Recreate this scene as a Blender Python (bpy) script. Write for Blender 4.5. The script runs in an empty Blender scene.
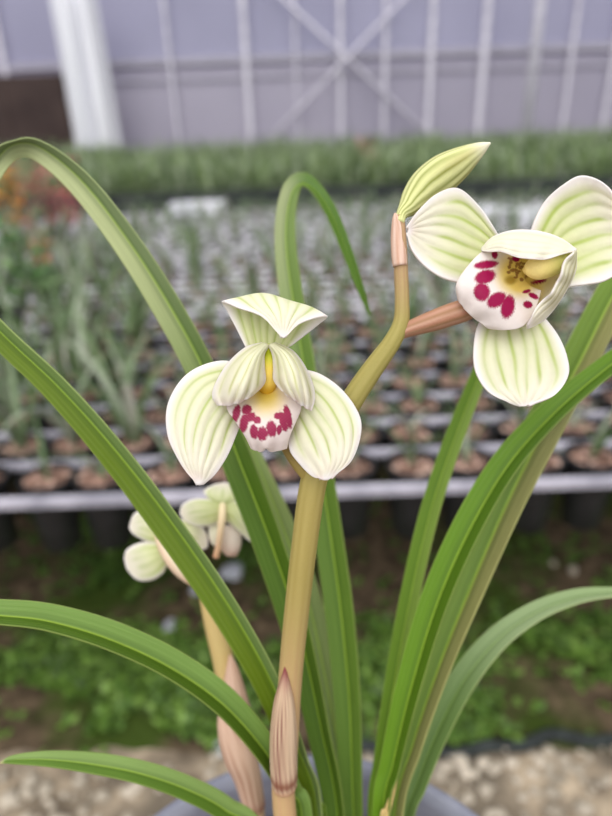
import bpy, math, random
from mathutils import Vector, noise
random.seed(7)
C = bpy.context.scene.collection

# ------------------------------------------------------------------ camera
FPX = 613.0
CAM = Vector((0, 0, 1.25))
PITCH, ROLL = math.radians(25.5), math.radians(2.1)
FW = Vector((0, math.cos(PITCH), -math.sin(PITCH)))
UP0 = Vector((0, math.sin(PITCH), math.cos(PITCH)))
RT0 = Vector((1, 0, 0))
RT = RT0 * math.cos(ROLL) - UP0 * math.sin(ROLL)
UP = RT0 * math.sin(ROLL) + UP0 * math.cos(ROLL)

def P(px, py, d):
    return CAM + FW * d + RT * ((px - 306) / FPX * d) - UP * ((py - 408) / FPX * d)
def ray(px, py):
    return (P(px, py, 1.0) - CAM)
def onz(px, py, z):                      # where the sight line meets height z
    r = ray(px, py); return CAM + r * ((z - CAM.z) / r.z)
def ony(px, py, y):                      # where it meets the upright plane at distance y
    r = ray(px, py); return CAM + r * (y / r.y)

cam = bpy.data.cameras.new('camera')
cam.sensor_fit = 'VERTICAL'; cam.sensor_height = 36; cam.lens = FPX / 816 * 36
cam.clip_start = 0.01; cam.clip_end = 100
cam.dof.use_dof = True; cam.dof.focus_distance = 0.180; cam.dof.aperture_fstop = cam.lens / 4.0
co = bpy.data.objects.new('camera', cam); C.objects.link(co)
from mathutils import Matrix
M = Matrix((RT, UP, -FW)).transposed().to_4x4(); M.translation = CAM
co.matrix_world = M
bpy.context.scene.camera = co

# ------------------------------------------------------------------ colour + materials
def lin(c):
    f = lambda x: x / 12.92 if x <= .04045 else ((x + .055) / 1.055) ** 2.4
    return tuple(f(v / 255) for v in c)
def mixc(a, b, t):
    t = max(0, min(1, t)); return tuple(x + (y - x) * t for x, y in zip(a, b))
def sm(a, b, x):
    t = max(0, min(1, (x - a) / (b - a))); return t * t * (3 - 2 * t)

def new_mat(name):
    m = bpy.data.materials.new(name); m.use_nodes = True
    nt = m.node_tree; b = nt.nodes['Principled BSDF']
    return m, nt, b

def plant_mat(name, rough=.5, spec=.5, trans=.25, bump=.15, bscale=900, sss=0, stretch=False):
    """colour comes from the pigment attribute, modulated by a fine noise; light passes through thin tissue"""
    m, nt, b = new_mat(name)
    N, L = nt.nodes, nt.links
    at = N.new('ShaderNodeAttribute'); at.attribute_name = 'pigment'
    tc = N.new('ShaderNodeTexCoord')
    nz = N.new('ShaderNodeTexNoise'); nz.inputs['Scale'].default_value = bscale; nz.inputs['Detail'].default_value = 3
    if stretch:
        mp = N.new('ShaderNodeMapping'); mp.inputs['Scale'].default_value = (22, 2.0, 1)
        L.new(tc.outputs['UV'], mp.inputs['Vector']); L.new(mp.outputs['Vector'], nz.inputs['Vector']); nz.inputs['Scale'].default_value = 2.2
    else:
        L.new(tc.outputs['Object'], nz.inputs['Vector'])
    mx = N.new('ShaderNodeMix'); mx.data_type = 'RGBA'; mx.blend_type = 'MULTIPLY'
    mx.inputs['Factor'].default_value = .32 if stretch else .05
    rmp = N.new('ShaderNodeValToRGB'); rmp.color_ramp.elements[0].position = .3; rmp.color_ramp.elements[0].color = (.55, .55, .55, 1)
    rmp.color_ramp.elements[1].position = .7; rmp.color_ramp.elements[1].color = (1.25, 1.25, 1.25, 1)
    L.new(nz.outputs['Fac'], rmp.inputs['Fac'])
    L.new(at.outputs['Color'], mx.inputs['A']); L.new(rmp.outputs['Color'], mx.inputs['B'])
    L.new(mx.outputs['Result'], b.inputs['Base Color'])
    b.inputs['Roughness'].default_value = rough; b.inputs['Specular IOR Level'].default_value = spec
    bp = N.new('ShaderNodeBump'); bp.inputs['Strength'].default_value = bump; bp.inputs['Distance'].default_value = .0006
    L.new(nz.outputs['Fac'], bp.inputs['Height']); L.new(bp.outputs['Normal'], b.inputs['Normal'])
    if sss:
        b.inputs['Subsurface Weight'].default_value = sss; b.inputs['Subsurface Radius'].default_value = (1, .8, .5); b.inputs['Subsurface Scale'].default_value = .002
    if trans:
        tr = N.new('ShaderNodeBsdfTranslucent'); L.new(mx.outputs['Result'], tr.inputs['Color'])
        ms = N.new('ShaderNodeMixShader'); ms.inputs['Fac'].default_value = trans
        L.new(b.outputs[0], ms.inputs[1]); L.new(tr.outputs[0], ms.inputs[2])
        L.new(ms.outputs[0], N['Material Output'].inputs['Surface'])
    return m

def noise_mat(name, c1, c2, scale=20, rough=.7, spec=.3, bump=0, detail=4, lo=.35, hi=.65, metal=0, dist=.01, c3=None, scale3=3, lo3=.45, hi3=.6):
    m, nt, b = new_mat(name); N, L = nt.nodes, nt.links
    tc = N.new('ShaderNodeTexCoord'); nz = N.new('ShaderNodeTexNoise')
    nz.inputs['Scale'].default_value = scale; nz.inputs['Detail'].default_value = detail
    L.new(tc.outputs['Object'], nz.inputs['Vector'])
    r = N.new('ShaderNodeValToRGB'); e = r.color_ramp.elements
    e[0].position = lo; e[0].color = (*lin(c1), 1); e[1].position = hi; e[1].color = (*lin(c2), 1)
    L.new(nz.outputs['Fac'], r.inputs['Fac'])
    col = r.outputs['Color']
    if c3:
        n3 = N.new('ShaderNodeTexNoise'); n3.inputs['Scale'].default_value = scale3; n3.inputs['Detail'].default_value = 3
        L.new(tc.outputs['Object'], n3.inputs['Vector'])
        r3 = N.new('ShaderNodeValToRGB'); r3.color_ramp.elements[0].position = lo3; r3.color_ramp.elements[1].position = hi3
        L.new(n3.outputs['Fac'], r3.inputs['Fac'])
        mx = N.new('ShaderNodeMix'); mx.data_type = 'RGBA'
        L.new(r3.outputs['Color'], mx.inputs['Factor']); L.new(col, mx.inputs['A']); mx.inputs['B'].default_value = (*lin(c3), 1)
        col = mx.outputs['Result']
    L.new(col, b.inputs['Base Color'])
    b.inputs['Roughness'].default_value = rough; b.inputs['Specular IOR Level'].default_value = spec; b.inputs['Metallic'].default_value = metal
    if bump:
        bp = N.new('ShaderNodeBump'); bp.inputs['Strength'].default_value = bump; bp.inputs['Distance'].default_value = dist
        L.new(nz.outputs['Fac'], bp.inputs['Height']); L.new(bp.outputs['Normal'], b.inputs['Normal'])
    return m

MP = plant_mat('petal_tissue', .5, .25, .25, .25, 500, 0)
MLF = plant_mat('strap_leaf', .42, .35, .15, .3, 1, stretch=True)
MST = plant_mat('stem_skin', .55, .25, 0, .25, 1600, .05)
MBG = plant_mat('bench_foliage', .45, .4, .15, 0, 60)
M_POT = noise_mat('grey_plastic', (118, 120, 134), (136, 138, 150), 60, .45, .4)
M_BLACK = noise_mat('black_plastic', (22, 22, 25), (38, 38, 42), 80, .5, .4)
M_MIX = noise_mat('bark_mix', (70, 48, 36), (126, 92, 70), 120, .9, .1, .5, dist=.003)
M_BARK = plant_mat('bark_chips', .9, .1, 0, .4, 300)
M_STEEL = noise_mat('galvanised_steel', (150, 148, 160), (188, 184, 196), 14, .5, .4)
M_GROUND = noise_mat('ground_soil', (64, 54, 42), (112, 96, 76), 22, .95, .1, .6, c3=(62, 78, 30), scale3=2.6, lo3=.5, hi3=.62, dist=.02)
M_PATH = noise_mat('path_gravel', (104, 92, 78), (190, 172, 148), 16, .95, .1, .8, 6, dist=.02, c3=(116, 106, 92), scale3=5, lo3=.45, hi3=.6)
M_STONE = noise_mat('pale_stone', (150, 140, 124), (214, 202, 184), 9, .9, .1, .3)
M_WHITE = noise_mat('white_plastic', (214, 214, 224), (234, 234, 240), 8, .5, .4)
M_EDGE = noise_mat('dark_edging', (38, 42, 42), (64, 70, 68), 40, .7, .3)
M_BROWN = noise_mat('brown_board', (60, 48, 46), (78, 64, 60), 3, .7, .2)
M_PAPER = noise_mat('faded_scrap', (176, 178, 190), (204, 206, 214), 40, .8, .2)

# ------------------------------------------------------------------ object helpers
def mesh_obj(name, verts, faces, mat, parent=None, cols=None, uvs=None, smooth=True, origin=None):
    if parent is not None: o0 = parent['_org'] if '_org' in parent else (0, 0, 0)
    else: o0 = origin or (0, 0, 0)
    o0 = Vector(o0)
    me = bpy.data.meshes.new(name)
    me.from_pydata([tuple(Vector(v) - o0) for v in verts], [], faces)
    if cols:
        a = me.color_attributes.new('pigment', 'FLOAT_COLOR', 'POINT')
        flat = []
        for c in cols: flat += [c[0], c[1], c[2], 1.0]
        a.data.foreach_set('color', flat)
    if uvs:
        ul = me.uv_layers.new(name='UVMap')
        for lp in me.loops: ul.data[lp.index].uv = uvs[lp.vertex_index]
    if smooth: me.polygons.foreach_set('use_smooth', [True] * len(me.polygons))
    me.materials.append(mat); me.update()
    o = bpy.data.objects.new(name, me); C.objects.link(o)
    if parent is not None: o.parent = parent
    else: o.location = o0
    return o

def tag(o, label=None, cat=None, group=None, kind=None):
    if label: o['label'] = label
    if cat: o['category'] = cat
    if group: o['group'] = group
    if kind: o['kind'] = kind
    return o
ORG = {}
def thing(name, label, cat, loc, group=None):
    o = bpy.data.objects.new(name, None); C.objects.link(o); o.location = loc
    o.empty_display_size = .02
    return tag(o, label, cat, group)

class MBX:                                # collects simple solids into one mesh
    def __init__(s): s.v, s.f, s.c = [], [], []
    def add(s, vs, fs, col=None):
        n = len(s.v); s.v += [tuple(v) for v in vs]; s.f += [tuple(i + n for i in f) for f in fs]
        s.c += [col or (1, 1, 1)] * len(vs)
    def box(s, lo, hi, col=None):
        (a, b, c), (d, e, f) = lo, hi
        s.add([(a,b,c),(d,b,c),(d,e,c),(a,e,c),(a,b,f),(d,b,f),(d,e,f),(a,e,f)],
              [(3,2,1,0),(4,5,6,7),(0,1,5,4),(1,2,6,5),(2,3,7,6),(3,0,4,7)], col)
    def lathe(s, prof, n=24, cen=(0, 0, 0), col=None, closed=False):
        vs = []; fs = []
        for r, z in prof:
            for k in range(n):
                a = 2 * math.pi * k / n; vs.append((cen[0] + r * math.cos(a), cen[1] + r * math.sin(a), cen[2] + z))
        for i in range(len(prof) - 1):
            for k in range(n):
                fs.append((i*n+k, i*n+(k+1)%n, (i+1)*n+(k+1)%n, (i+1)*n+k))
        fs.append(tuple(range(n-1, -1, -1))); m = (len(prof)-1)*n; fs.append(tuple(range(m, m+n)))
        s.add(vs, fs, col)
    def tube(s, a, b, r, n=10, col=None):
        a, b = Vector(a), Vector(b); t = (b - a).normalized()
        u = t.orthogonal().normalized(); w = t.cross(u)
        vs = [p + (u*math.cos(2*math.pi*k/n) + w*math.sin(2*math.pi*k/n))*r for p in (a, b) for k in range(n)]
        fs = [(k, (k+1)%n, n+(k+1)%n, n+k) for k in range(n)] + [tuple(range(n-1,-1,-1)), tuple(range(n, 2*n))]
        s.add(vs, fs, col)
    def stone(s, c, r, sq=.6, col=None, n=6, m=4):
        vs = []; fs = []; sd = random.random() * 100
        rad = [r * random.uniform(.7, 1.3) for _ in range(3)]
        for i in range(1, m):
            ph = math.pi * i / m
            for k in range(n):
                a = 2*math.pi*k/n + sd; q = random.uniform(.8, 1.15)
                vs.append((c[0]+rad[0]*math.sin(ph)*math.cos(a)*q, c[1]+rad[1]*math.sin(ph)*math.sin(a)*q, c[2]+r*sq*math.cos(ph)*q))
        t = len(vs); vs.append((c[0], c[1], c[2]+r*sq)); vs.append((c[0], c[1], c[2]-r*sq))
        for i in range(m-2):
            for k in range(n): fs.append((i*n+k, (i+1)*n+k, (i+1)*n+(k+1)%n, i*n+(k+1)%n))
        for k in range(n): fs.append((t, k, (k+1)%n)); fs.append((t+1, (m-2)*n+(k+1)%n, (m-2)*n+k))
        s.add(vs, fs, col)
    def build(s, name, mat, parent=None, smooth=False, origin=None, cols=False):
        return mesh_obj(name, s.v, s.f, mat, parent, s.c if cols else None, None, smooth, origin)

def crom(pts, t):                         # Catmull-Rom through a list of tuples, t in 0..len-1
    n = len(pts) - 1; i = min(int(t), n - 1); f = t - i
    p1, p2 = pts[i], pts[i+1]
    p0 = pts[i-1] if i > 0 else tuple(2*a-b for a, b in zip(p1, p2))
    p3 = pts[i+2] if i + 2 <= n else tuple(2*b-a for a, b in zip(p1, p2))
    return tuple(.5*((2*b)+(-a+c)*f+(2*a-5*b+4*c-d)*f*f+(-a+3*b-3*c+d)*f**3) for a, b, c, d in zip(p0, p1, p2, p3))

def solid_grid(rows, cols, thick, uvs=None):
    """closed thin solid from a grid of points rows[i][j]"""
    nu, nv = len(rows), len(rows[0]); nrm = []
    for i in range(nu):
        for j in range(nv):
            a = rows[min(i+1, nu-1)][j] - rows[max(i-1, 0)][j]
            b = rows[i][min(j+1, nv-1)] - rows[i][max(j-1, 0)]
            c = a.cross(b)
            nrm.append(c.normalized() if c.length > 1e-12 else None)
    for k in range(len(nrm)):
        if nrm[k] is None:
            i, j = divmod(k, nv); q = nrm[max(i-1, 0)*nv + j] or nrm[min(i+1, nu-1)*nv+j]
            nrm[k] = q or Vector((0, -1, 0))
    flat = [p for r in rows for p in r]; n = nu * nv
    v = [p + m*thick/2 for p, m in zip(flat, nrm)] + [p - m*thick/2 for p, m in zip(flat, nrm)]
    f = []
    for i in range(nu-1):
        for j in range(nv-1):
            a, b, c, d = i*nv+j, i*nv+j+1, (i+1)*nv+j+1, (i+1)*nv+j
            f.append((a, d, c, b)); f.append((a+n, b+n, c+n, d+n))
    ring = [j for j in range(nv)] + [i*nv+nv-1 for i in range(1, nu)] + [(nu-1)*nv+j for j in range(nv-2, -1, -1)] + [i*nv for i in range(nu-2, 0, -1)]
    for k in range(len(ring)):
        a, b = ring[k], ring[(k+1) % len(ring)]; f.append((a, b, b+n, a+n))
    return v, f, cols + cols, (uvs + uvs if uvs else None)

# ------------------------------------------------------------------ main orchid
ROOT = Vector((-.006, .103, .69))
orchid = thing('potted_orchid', 'large potted orchid in sharp focus with two open cream flowers striped green', 'potted plant', ROOT)
orchid['_org'] = tuple(ROOT)
def sub(o): o['_org'] = tuple(ROOT); return o

def loft(name, L, Cc, R, d0, colfn, parent, nu=56, nv=73, thick=.0007, ripple=None, ribs=0):
    """a petal: two edges and the midline, each (px, py, mm towards the viewer), become one curved sheet"""
    n = len(L) - 1; rows, cols, uvs = [], [], []
    for i in range(nu):
        u = i / (nu-1); t = u * n
        l, c, r = crom(L, t), crom(Cc, t), crom(R, t); row = []
        for j in range(nv):
            v = j / (nv-1)
            a, b, e = 2*(v-.5)*(v-1), 4*v*(1-v), 2*v*(v-.5)
            q = [a*x+b*y+e*z for x, y, z in zip(l, c, r)]
            if ribs: q[2] += .16*math.cos(2*math.pi*((v-.5)*ribs/.88 + (.5 if ribs % 2 == 0 else 0) + .5))*sm(0, .15, min(v, 1-v))*(1-sm(.8, 1, u))
            if ripple: dx, dy, dz = ripple(u, v); q[0] += dx; q[1] += dy; q[2] += dz
            row.append(P(q[0], q[1], d0 - q[2]/1000)); cols.append(colfn(u, v, q[0], q[1])); uvs.append((v, u))
        rows.append(row)
    v, f, c, uv = solid_grid(rows, cols, thick, uvs)
    return sub(mesh_obj(name, v, f, MP, parent, c, uv))

def tubes(name, pts, d_scale, mat, parent, colfn, nseg=60, nr=20, world_tail=(), mod=None):
    """pts: (px, py, depth, radius px); world_tail: (x, y, z, radius m)"""
    W = [tuple(P(a, b, d)) + (r/FPX*d,) for a, b, d, r in pts] + [tuple(q) for q in world_tail]
    n = len(W) - 1; vs, cols, uvs = [], [], []; prev = None
    for i in range(nseg):
        t = i/(nseg-1)*n; q = crom(W, t); q2 = crom(W, min(n, t+.02)); q1 = crom(W, max(0, t-.02))
        T = (Vector(q2[:3]) - Vector(q1[:3])).normalized()
        ref = (CAM - Vector(q[:3])).normalized()
        S = T.cross(ref).normalized(); N = S.cross(T).normalized()
        for k in range(nr):
            a = 2*math.pi*k/nr; rr = max(q[3], 1e-5) * (mod(i/(nseg-1), a) if mod else 1)
            vs.append(Vector(q[:3]) + (S*math.cos(a) + N*math.sin(a))*rr)
            cols.append(colfn(i/(nseg-1), a)); uvs.append((k/nr, i/nseg))
    f = [(i*nr+k, i*nr+(k+1)%nr, (i+1)*nr+(k+1)%nr, (i+1)*nr+k) for i in range(nseg-1) for k in range(nr)]
    f.append(tuple(range(nr-1, -1, -1))); f.append(tuple(range((nseg-1)*nr, nseg*nr)))
    return sub(mesh_obj(name, vs, f, mat, parent, cols, uvs))

CREAM, EDGE, GREEN = lin((240, 233, 216)), lin((248, 241, 238)), lin((178, 194, 98))
BASEG, PINKT = lin((229, 231, 180)), lin((232, 204, 196))
MAG, YEL, OLIVE = lin((158, 2, 72)), lin((236, 206, 84)), lin((168, 132, 30))

def stripes(nv, amt=1.0, base_green=.6, tip=PINKT, tipamt=.25, width=.021, seed=0, fade=.92, tone=GREEN):
    def fn(u, v, x, y):
        c = mixc(CREAM, BASEG, base_green * (1 - sm(.1, .8, u)) + .12)
        edge = min(v, 1-v)
        c = mixc(EDGE, c, sm(.0, .13, edge) * (1 - sm(.88, 1, u)))
        s = 0
        for k in range(nv):
            vk = .5 + (k - (nv-1)/2) / nv * .88
            off = .018*math.sin(u*5 + k*1.7 + seed) + .010*math.sin(u*13+k)
            d = (v - vk - off) / (width*(1.35 - .55*u))
            ln = fade - .10*abs(k-(nv-1)/2)/((nv-1)/2) - .05*((k*37+seed*11) % 3)
            s = max(s, math.exp(-d*d) * (1 - sm(ln-.18, ln, u)) * (.75 + .25*math.sin(k*2.1+u*6+seed)))
            d2 = (v - vk - off) / (width*2.4)
            s = max(s, .30*math.exp(-d2*d2)*(1 - sm(ln-.25, ln, u)))
        c = mixc(c, tone, s*amt)
        n = noise.noise(Vector((x*.09, y*.09, seed)))
        return mixc(c, tip, tipamt*sm(.78, 1, u)*sm(.35, .0, -n) + max(0, n-.25)*.16)
    return fn

def mk(pts, zs): return [(a, b, z) for (a, b), z in zip(pts, zs)]

# --- front flower -------------------------------------------------
D1 = .180
def column_col(u, a): return mixc(mixc(lin((196, 204, 40)), lin((250, 218, 104)), sm(.2, .5, u)), lin((212, 166, 46)), sm(.62, .8, u))
fl = tubes('flower', [(269, 344, D1+.003, 4), (269, 352, D1+.003, 6), (269, 362, D1+.003, 8.5), (268.5, 373, D1+.0035, 9.5), (268, 380, D1+.0045, 9.5), (267, 388, D1+.006, 9), (267, 396, D1+.008, 7)], 1, MST, orchid, column_col, 24, 16)
fl['label'] = 'front cream orchid flower facing the viewer with magenta-spotted lip'
def wav(amp, f1, f2, ph=0):
    return lambda u, v: (0, 0, amp*(2*abs(v-.5))**2*math.sin(f1*u+ph+f2*v)*sm(0, .3, u))
loft('sepal', mk([(256,374),(224,361),(189,373),(169,402),(168,434),(181,463),(197,485)], [-2,-2,-1,0,1,2,3]),
     mk([(257,384),(238,388),(219,397),(205,416),(198,440),(196,464),(200,485)], [-2,0,1.5,2.5,3.5,4,3]),
     mk([(258,396),(250,404),(243,417),(236,435),(227,456),(215,474),(203,484)], [-3,-3,-2,-1,0,2,3]), D1+.003, stripes(6, .85, .5, seed=1, tipamt=.4), fl, ribs=6, ripple=wav(.7, 9, 2))
loft('sepal', mk([(282,374),(310,371),(335,384),(354,406),(361,428),(352,459),(332,478)], [-2,-2,-1,0,1,2,3]),
     mk([(281,386),(296,394),(311,408),(323,425),(331,443),(334,462),(326,480)], [-2,0,1.5,2.5,3.5,4,3]),
     mk([(280,398),(288,412),(289,432),(290,450),(300,464),(311,475),(320,479)], [-3,-3,-2,-1,0,2,3]), D1+.003, stripes(6, .85, .5, seed=3, tipamt=.4), fl, ribs=6, ripple=wav(.7, 8, 3, 1))
loft('sepal', mk([(247,350),(236,328),(227,311),(222.5,302),(238,308),(262,317),(281,337)], [-3,-3,-2,1,5,7.5,8.5]),
     mk([(268,352),(269,328),(272,306),(274,296.5),(278,306),(281,321),(283,338)], [-3,-4,-3,1,6,8,8.5]),
     mk([(291,346),(304,336),(318,325),(327,317),(313,319),(298,325),(286,337)], [-3,-3,-2,1,5,7.5,8.5]), D1+.002, stripes(7, .8, .9, seed=5, tipamt=.1, fade=1.0), fl, ribs=7, nu=60, ripple=lambda u, v: (0, 3.2*math.sin(v*11+.5)*math.exp(-((u-.5)/.14)**2)*(1-(2*v-1)**2)*.5, 0))
def hoodcol(seed):
    f = stripes(5, .8, .35, seed=seed, tipamt=.35, width=.03, fade=1.02, tone=lin((186, 188, 112)))
    return f
def hoodrip(s):
    return lambda u, v: (0, 0, .8*math.sin(v*24+s)*sm(.3, 1, u))
def endround(k, base):                    # rounds off a petal's free end
    def fn(u, v):
        dx, dy, dz = base(u, v); w = sm(.7, 1, u)*(1-(2*v-1)**2)
        return (dx + k[0]*w, dy + k[1]*w, dz)
    return fn
loft('petal', mk([(263,343),(246,348),(229,363),(217,382),(213,396),(218,405)], [0,1,1,1,2,3]),
     mk([(266,344),(255,355),(247,369),(241,383),(238,393),(236,401)], [2,6,9,10.5,10,7.5]),
     mk([(269,345),(264,354),(264,368),(265,380),(260,388),(252,395)], [1,1.5,1.5,1.5,3,4.5]), D1+.001, hoodcol(2), fl, ribs=5, ripple=endround((-1.5, 3), hoodrip(0)))
loft('petal', mk([(269,345),(273,355),(274,368),(274,379),(279,387),(286,394)], [1,1.5,1.5,1.5,3,4.5]),
     mk([(272,344),(284,354),(291,368),(295,382),(298,393),(300,402)], [2,6,9,10.5,10,7.5]),
     mk([(275,343),(292,351),(304,366),(312,384),(314,398),(311,411)], [0,1,1,1,2,3]), D1+.001, hoodcol(7), fl, ribs=5, ripple=endround((1.5, 3), hoodrip(2)))
def spot(x, y, lst):
    m = 0
    for cx, cy, rx, ry, ang in lst:
        a = math.radians(ang); dx, dy = x-cx, y-cy
        p, q = dx*math.cos(a)+dy*math.sin(a), -dx*math.sin(a)+dy*math.cos(a)
        e = .80*math.sqrt((p/rx)**2+(q/ry)**2) + .22*noise.noise(Vector((x*.45, y*.45, 3)))
        m = max(m, 1 - sm(.8, 1.12, e))
    return m
S1 = [(237,413.5,3.3,6.8,8),(247,410.5,4.2,4.2,0),(244.6,423,3.6,8,10),(251,417.5,4.2,3.6,-30),(257.5,420.5,3.2,3,0),
      (254.7,431.4,3.4,5.8,-8),(262.6,433.5,4.3,5.6,0),(271.4,428.8,4.2,6.6,-5),(278.6,429.4,2.1,4,10),(277.4,416.5,3.2,2.6,0),
      (282.8,421.5,3.2,8.5,-14),(287.4,417,3,9.5,-10)]
def lip1(u, v, x, y):
    c = lin((243, 228, 222))
    r = math.hypot((x-266)/24, (y-398)/24)
    c = mixc(lin((238, 214, 128)), c, sm(.15, 1.15, r))
    c = mixc(c, YEL, .9*(1-sm(.25, 1.05, math.hypot((x-266)/15, (y-392)/14))))
    c = mixc(c, OLIVE, .85*(1-sm(.2, 1, math.hypot((x-266)/9, (y-389)/8))))  # shading of the deep throat painted in as olive
    return mixc(c, MAG, spot(x, y, S1)*(.96+.04*math.sin(x*1.9)*math.sin(y*2.3)))
def liprip(u, v):
    w = sm(.72, 1, u); e = 4*v*(1-v)
    return (0, w*(2.6*e - 4.6*math.exp(-((v-.5)/.075)**2)*sm(.9, 1, u)), .9*math.sin(v*16)*w)
loft('lip', mk([(254,384),(238,395),(227,406),(236,421),(246,436),(252,448)], [-4,0,.5,1,1,-1.5]),
     mk([(266,384),(266,396),(266,410),(266,425),(266,440),(266,449)], [-8,-4,2,4.5,4,.5]),
     mk([(280,384),(294,395),(301,406),(295,422),(289,436),(286,448)], [-4,0,.5,1,1,-1.5]), D1, lip1, fl, 90, 90, .0008, liprip)
tubes('pedicel', [(270, 392, D1+.008, 5), (283, 440, D1+.012, 5), (294, 460, D1+.011, 5.5), (305, 474, D1+.0115, 6), (311, 485, D1+.0135, 6)], 1, MST, fl,
      lambda u, a: mixc(lin((112, 78, 40)), lin((168, 150, 80)), u), 24, 14)

# --- right flower ---------------------------------------------------
D2 = .185
def q2(pts): return [(380 + a/2.638, 130 + b/2.638) for a, b in pts]
g = lambda p, z: mk(q2(p), z)
fr = tubes('flower', [(*q2([(490,345)])[0], D2+.002, 9), (*q2([(465,350)])[0], D2+.001, 11.5), (*q2([(440,356)])[0], D2-.000, 13), (*q2([(415,362)])[0], D2-.001, 12.5), (*q2([(394,366)])[0], D2-.001, 9), (*q2([(381,368)])[0], D2-.0005, 4), (*q2([(376,368)])[0], D2-.0003, .5)], 1, MST, orchid,
           lambda u, a: mixc(lin((222, 222, 130)), lin((246, 222, 140)), sm(.1, .6, u)), 26, 18)
fr['label'] = 'right cream orchid flower turned to the left below the bud'
loft('sepal', g([(335,315),(302,262),(262,203),(207,154),(150,168),(100,214),(69,258)], [-5,-3,-2,-1,-1,0,1]),
     g([(315,335),(285,318),(243,298),(197,278),(150,268),(105,265),(74,265)], [-6,-5,-5,-4,-3,-1,1]),
     g([(300,385),(265,408),(210,403),(160,388),(112,354),(82,314),(70,272)], [-5,-3,-2,-1,-1,0,1]), D2+.003, stripes(6, 1, .95, width=.027, seed=4, tipamt=.3, fade=.86), fr, ribs=6, ripple=wav(.6, 8, 2))
loft('sepal', g([(400,310),(400,262),(432,193),(482,146),(535,121),(600,150),(655,235)], [-5,-3,-2,0,1,2,2]),
     g([(440,345),(470,312),(512,280),(555,262),(597,256),(632,258),(665,268)], [-6,-6,-5,-4,-3,-1,1]),
     g([(470,430),(500,414),(545,408),(592,398),(632,372),(656,332),(662,290)], [-5,-3,-2,0,1,2,2]), D2+.004, stripes(6, 1, .95, width=.027, seed=6, tipamt=.3, fade=.9), fr, ribs=6, ripple=wav(.6, 8, 3, 2))
loft('sepal', g([(300,470),(260,512),(247,570),(251,635),(284,690),(335,717),(368,727)], [-4,-2,-1,0,1,2,2]),
     g([(345,470),(352,515),(360,567),(368,618),(374,664),(378,704),(380,729)], [-5,-3,-1,0,1,2,2]),
     g([(405,470),(438,500),(471,545),(493,600),(495,650),(460,700),(396,725)], [-4,-2,-1,0,1,2,2]), D2+.003, stripes(6, .9, .5, width=.027, seed=8, tipamt=.15, fade=.95), fr, ribs=6, ripple=wav(.6, 9, 2, 3))
S2 = [(278,357,26,9,-8),(276,389,23,15,-20),(268,428,17,20,-15),(306,449,22,15,-30),(335,467,15,25,12),(357,339,9,8,0),(388,463,11,8,10),(300,330,7,9,0),(404,440,13,6,25),(418,401,18,5,-10),(385,428,10,4,-15)]
SPK = [(352+random.uniform(-18, 40), 372+random.uniform(-38, 26), random.uniform(2.5, 5), random.uniform(2.5, 4.5), 0) for _ in range(34)]
def lip2(u, v, x, y):
    X, Y = (x-380)*2.638, (y-130)*2.638
    c = lin((243, 232, 226))
    c = mixc(lin((248, 222, 116)), c, sm(.45, 1.1, math.hypot((X-365)/72, (Y-380)/72)))
    c = mixc(c, OLIVE, .8*(1-sm(.3, 1, math.hypot((X-342)/24, (Y-398)/18))))  # dark of the throat hollow painted into the colour
    c = mixc(c, lin((250, 222, 120)), .9*(1-sm(.5, 1.1, math.hypot((X-372)/30, (Y-416)/17))))
    c = mixc(c, lin((128, 52, 26)), .75*spot(X, Y, SPK))
    return mixc(c, MAG, spot(X, Y, S2))
loft('lip', g([(372,330),(318,312),(270,322),(226,368),(203,408),(208,446)], [-5,-2,0,1,1,-1]),
     g([(378,392),(348,404),(316,420),(284,440),(260,462),(240,482)], [-7,-4,2,4,3,0]),
     g([(425,425),(415,460),(400,492),(370,520),(330,526),(286,520)], [-4,-2,0,1,1,-1]), D2-.001, lip2, fr, 90, 90, .0008,
     lambda u, v: (-1.6*sm(.75, 1, u)*math.sin(math.pi*v), .6*sm(.8, 1, u), .5*math.sin(v*15)*sm(.6, 1, u)))
def lobe(u, v, x, y):
    X, Y = (x-380)*2.638, (y-130)*2.638
    c = mixc(lin((246, 222, 120)), lin((246, 238, 204)), sm(.35, .9, u))
    c = mixc(c, lin((128, 52, 26)), .75*spot(X, Y, SPK))
    return mixc(c, MAG, spot(X, Y, S2))
loft('lip', g([(310,318),(360,300),(420,300),(480,312),(505,330)], [0,-3,-5,-3,1]),
     g([(330,350),(375,350),(425,360),(465,375),(485,385)], [-4,-8,-10,-8,-3]),
     g([(345,400),(380,440),(405,465),(425,460),(440,450)], [-4,-6,-6,-4,0]), D2, lobe, fr, 50, 50, .0008)
loft('petal', g([(268,314),(300,283),(355,266),(420,269),(475,287),(517,316)], [0,-1,-2,-2,-1,0]),
     g([(268,316),(305,299),(357,299),(415,305),(466,311),(517,318)], [1,4,6,6,5,1]),
     g([(270,319),(312,322),(360,334),(408,343),(455,336),(515,321)], [2,6,8,8.5,7.5,2]), D2, stripes(4, .22, .0, seed=3, tipamt=.0), fr, ribs=4, ripple=lambda u, v: (0, .7*math.sin(u*19)*v*v, .8*math.sin(u*21+v*2)*math.sin(math.pi*u)))
loft('petal', g([(511,320),(490,343),(473,385),(458,420),(425,452),(386,516)], [5,7,8,8,7,4]),
     g([(514,320),(503,358),(487,397),(466,437),(430,476),(387,520)], [3,4.5,5,5,5,3.5]),
     g([(517,317),(515,368),(498,408),(472,452),(434,498),(389,524)], [0,-1,-1,-1,0,3]), D2, stripes(3, .75, .3, seed=9, tipamt=.1, width=.075, fade=1.02, tone=lin((172, 160, 96))), fr, ribs=3, ripple=lambda u, v: (1.0*math.sin(u*20)*(1-v), 0, .8*math.sin(u*22+v*2)))
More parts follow.
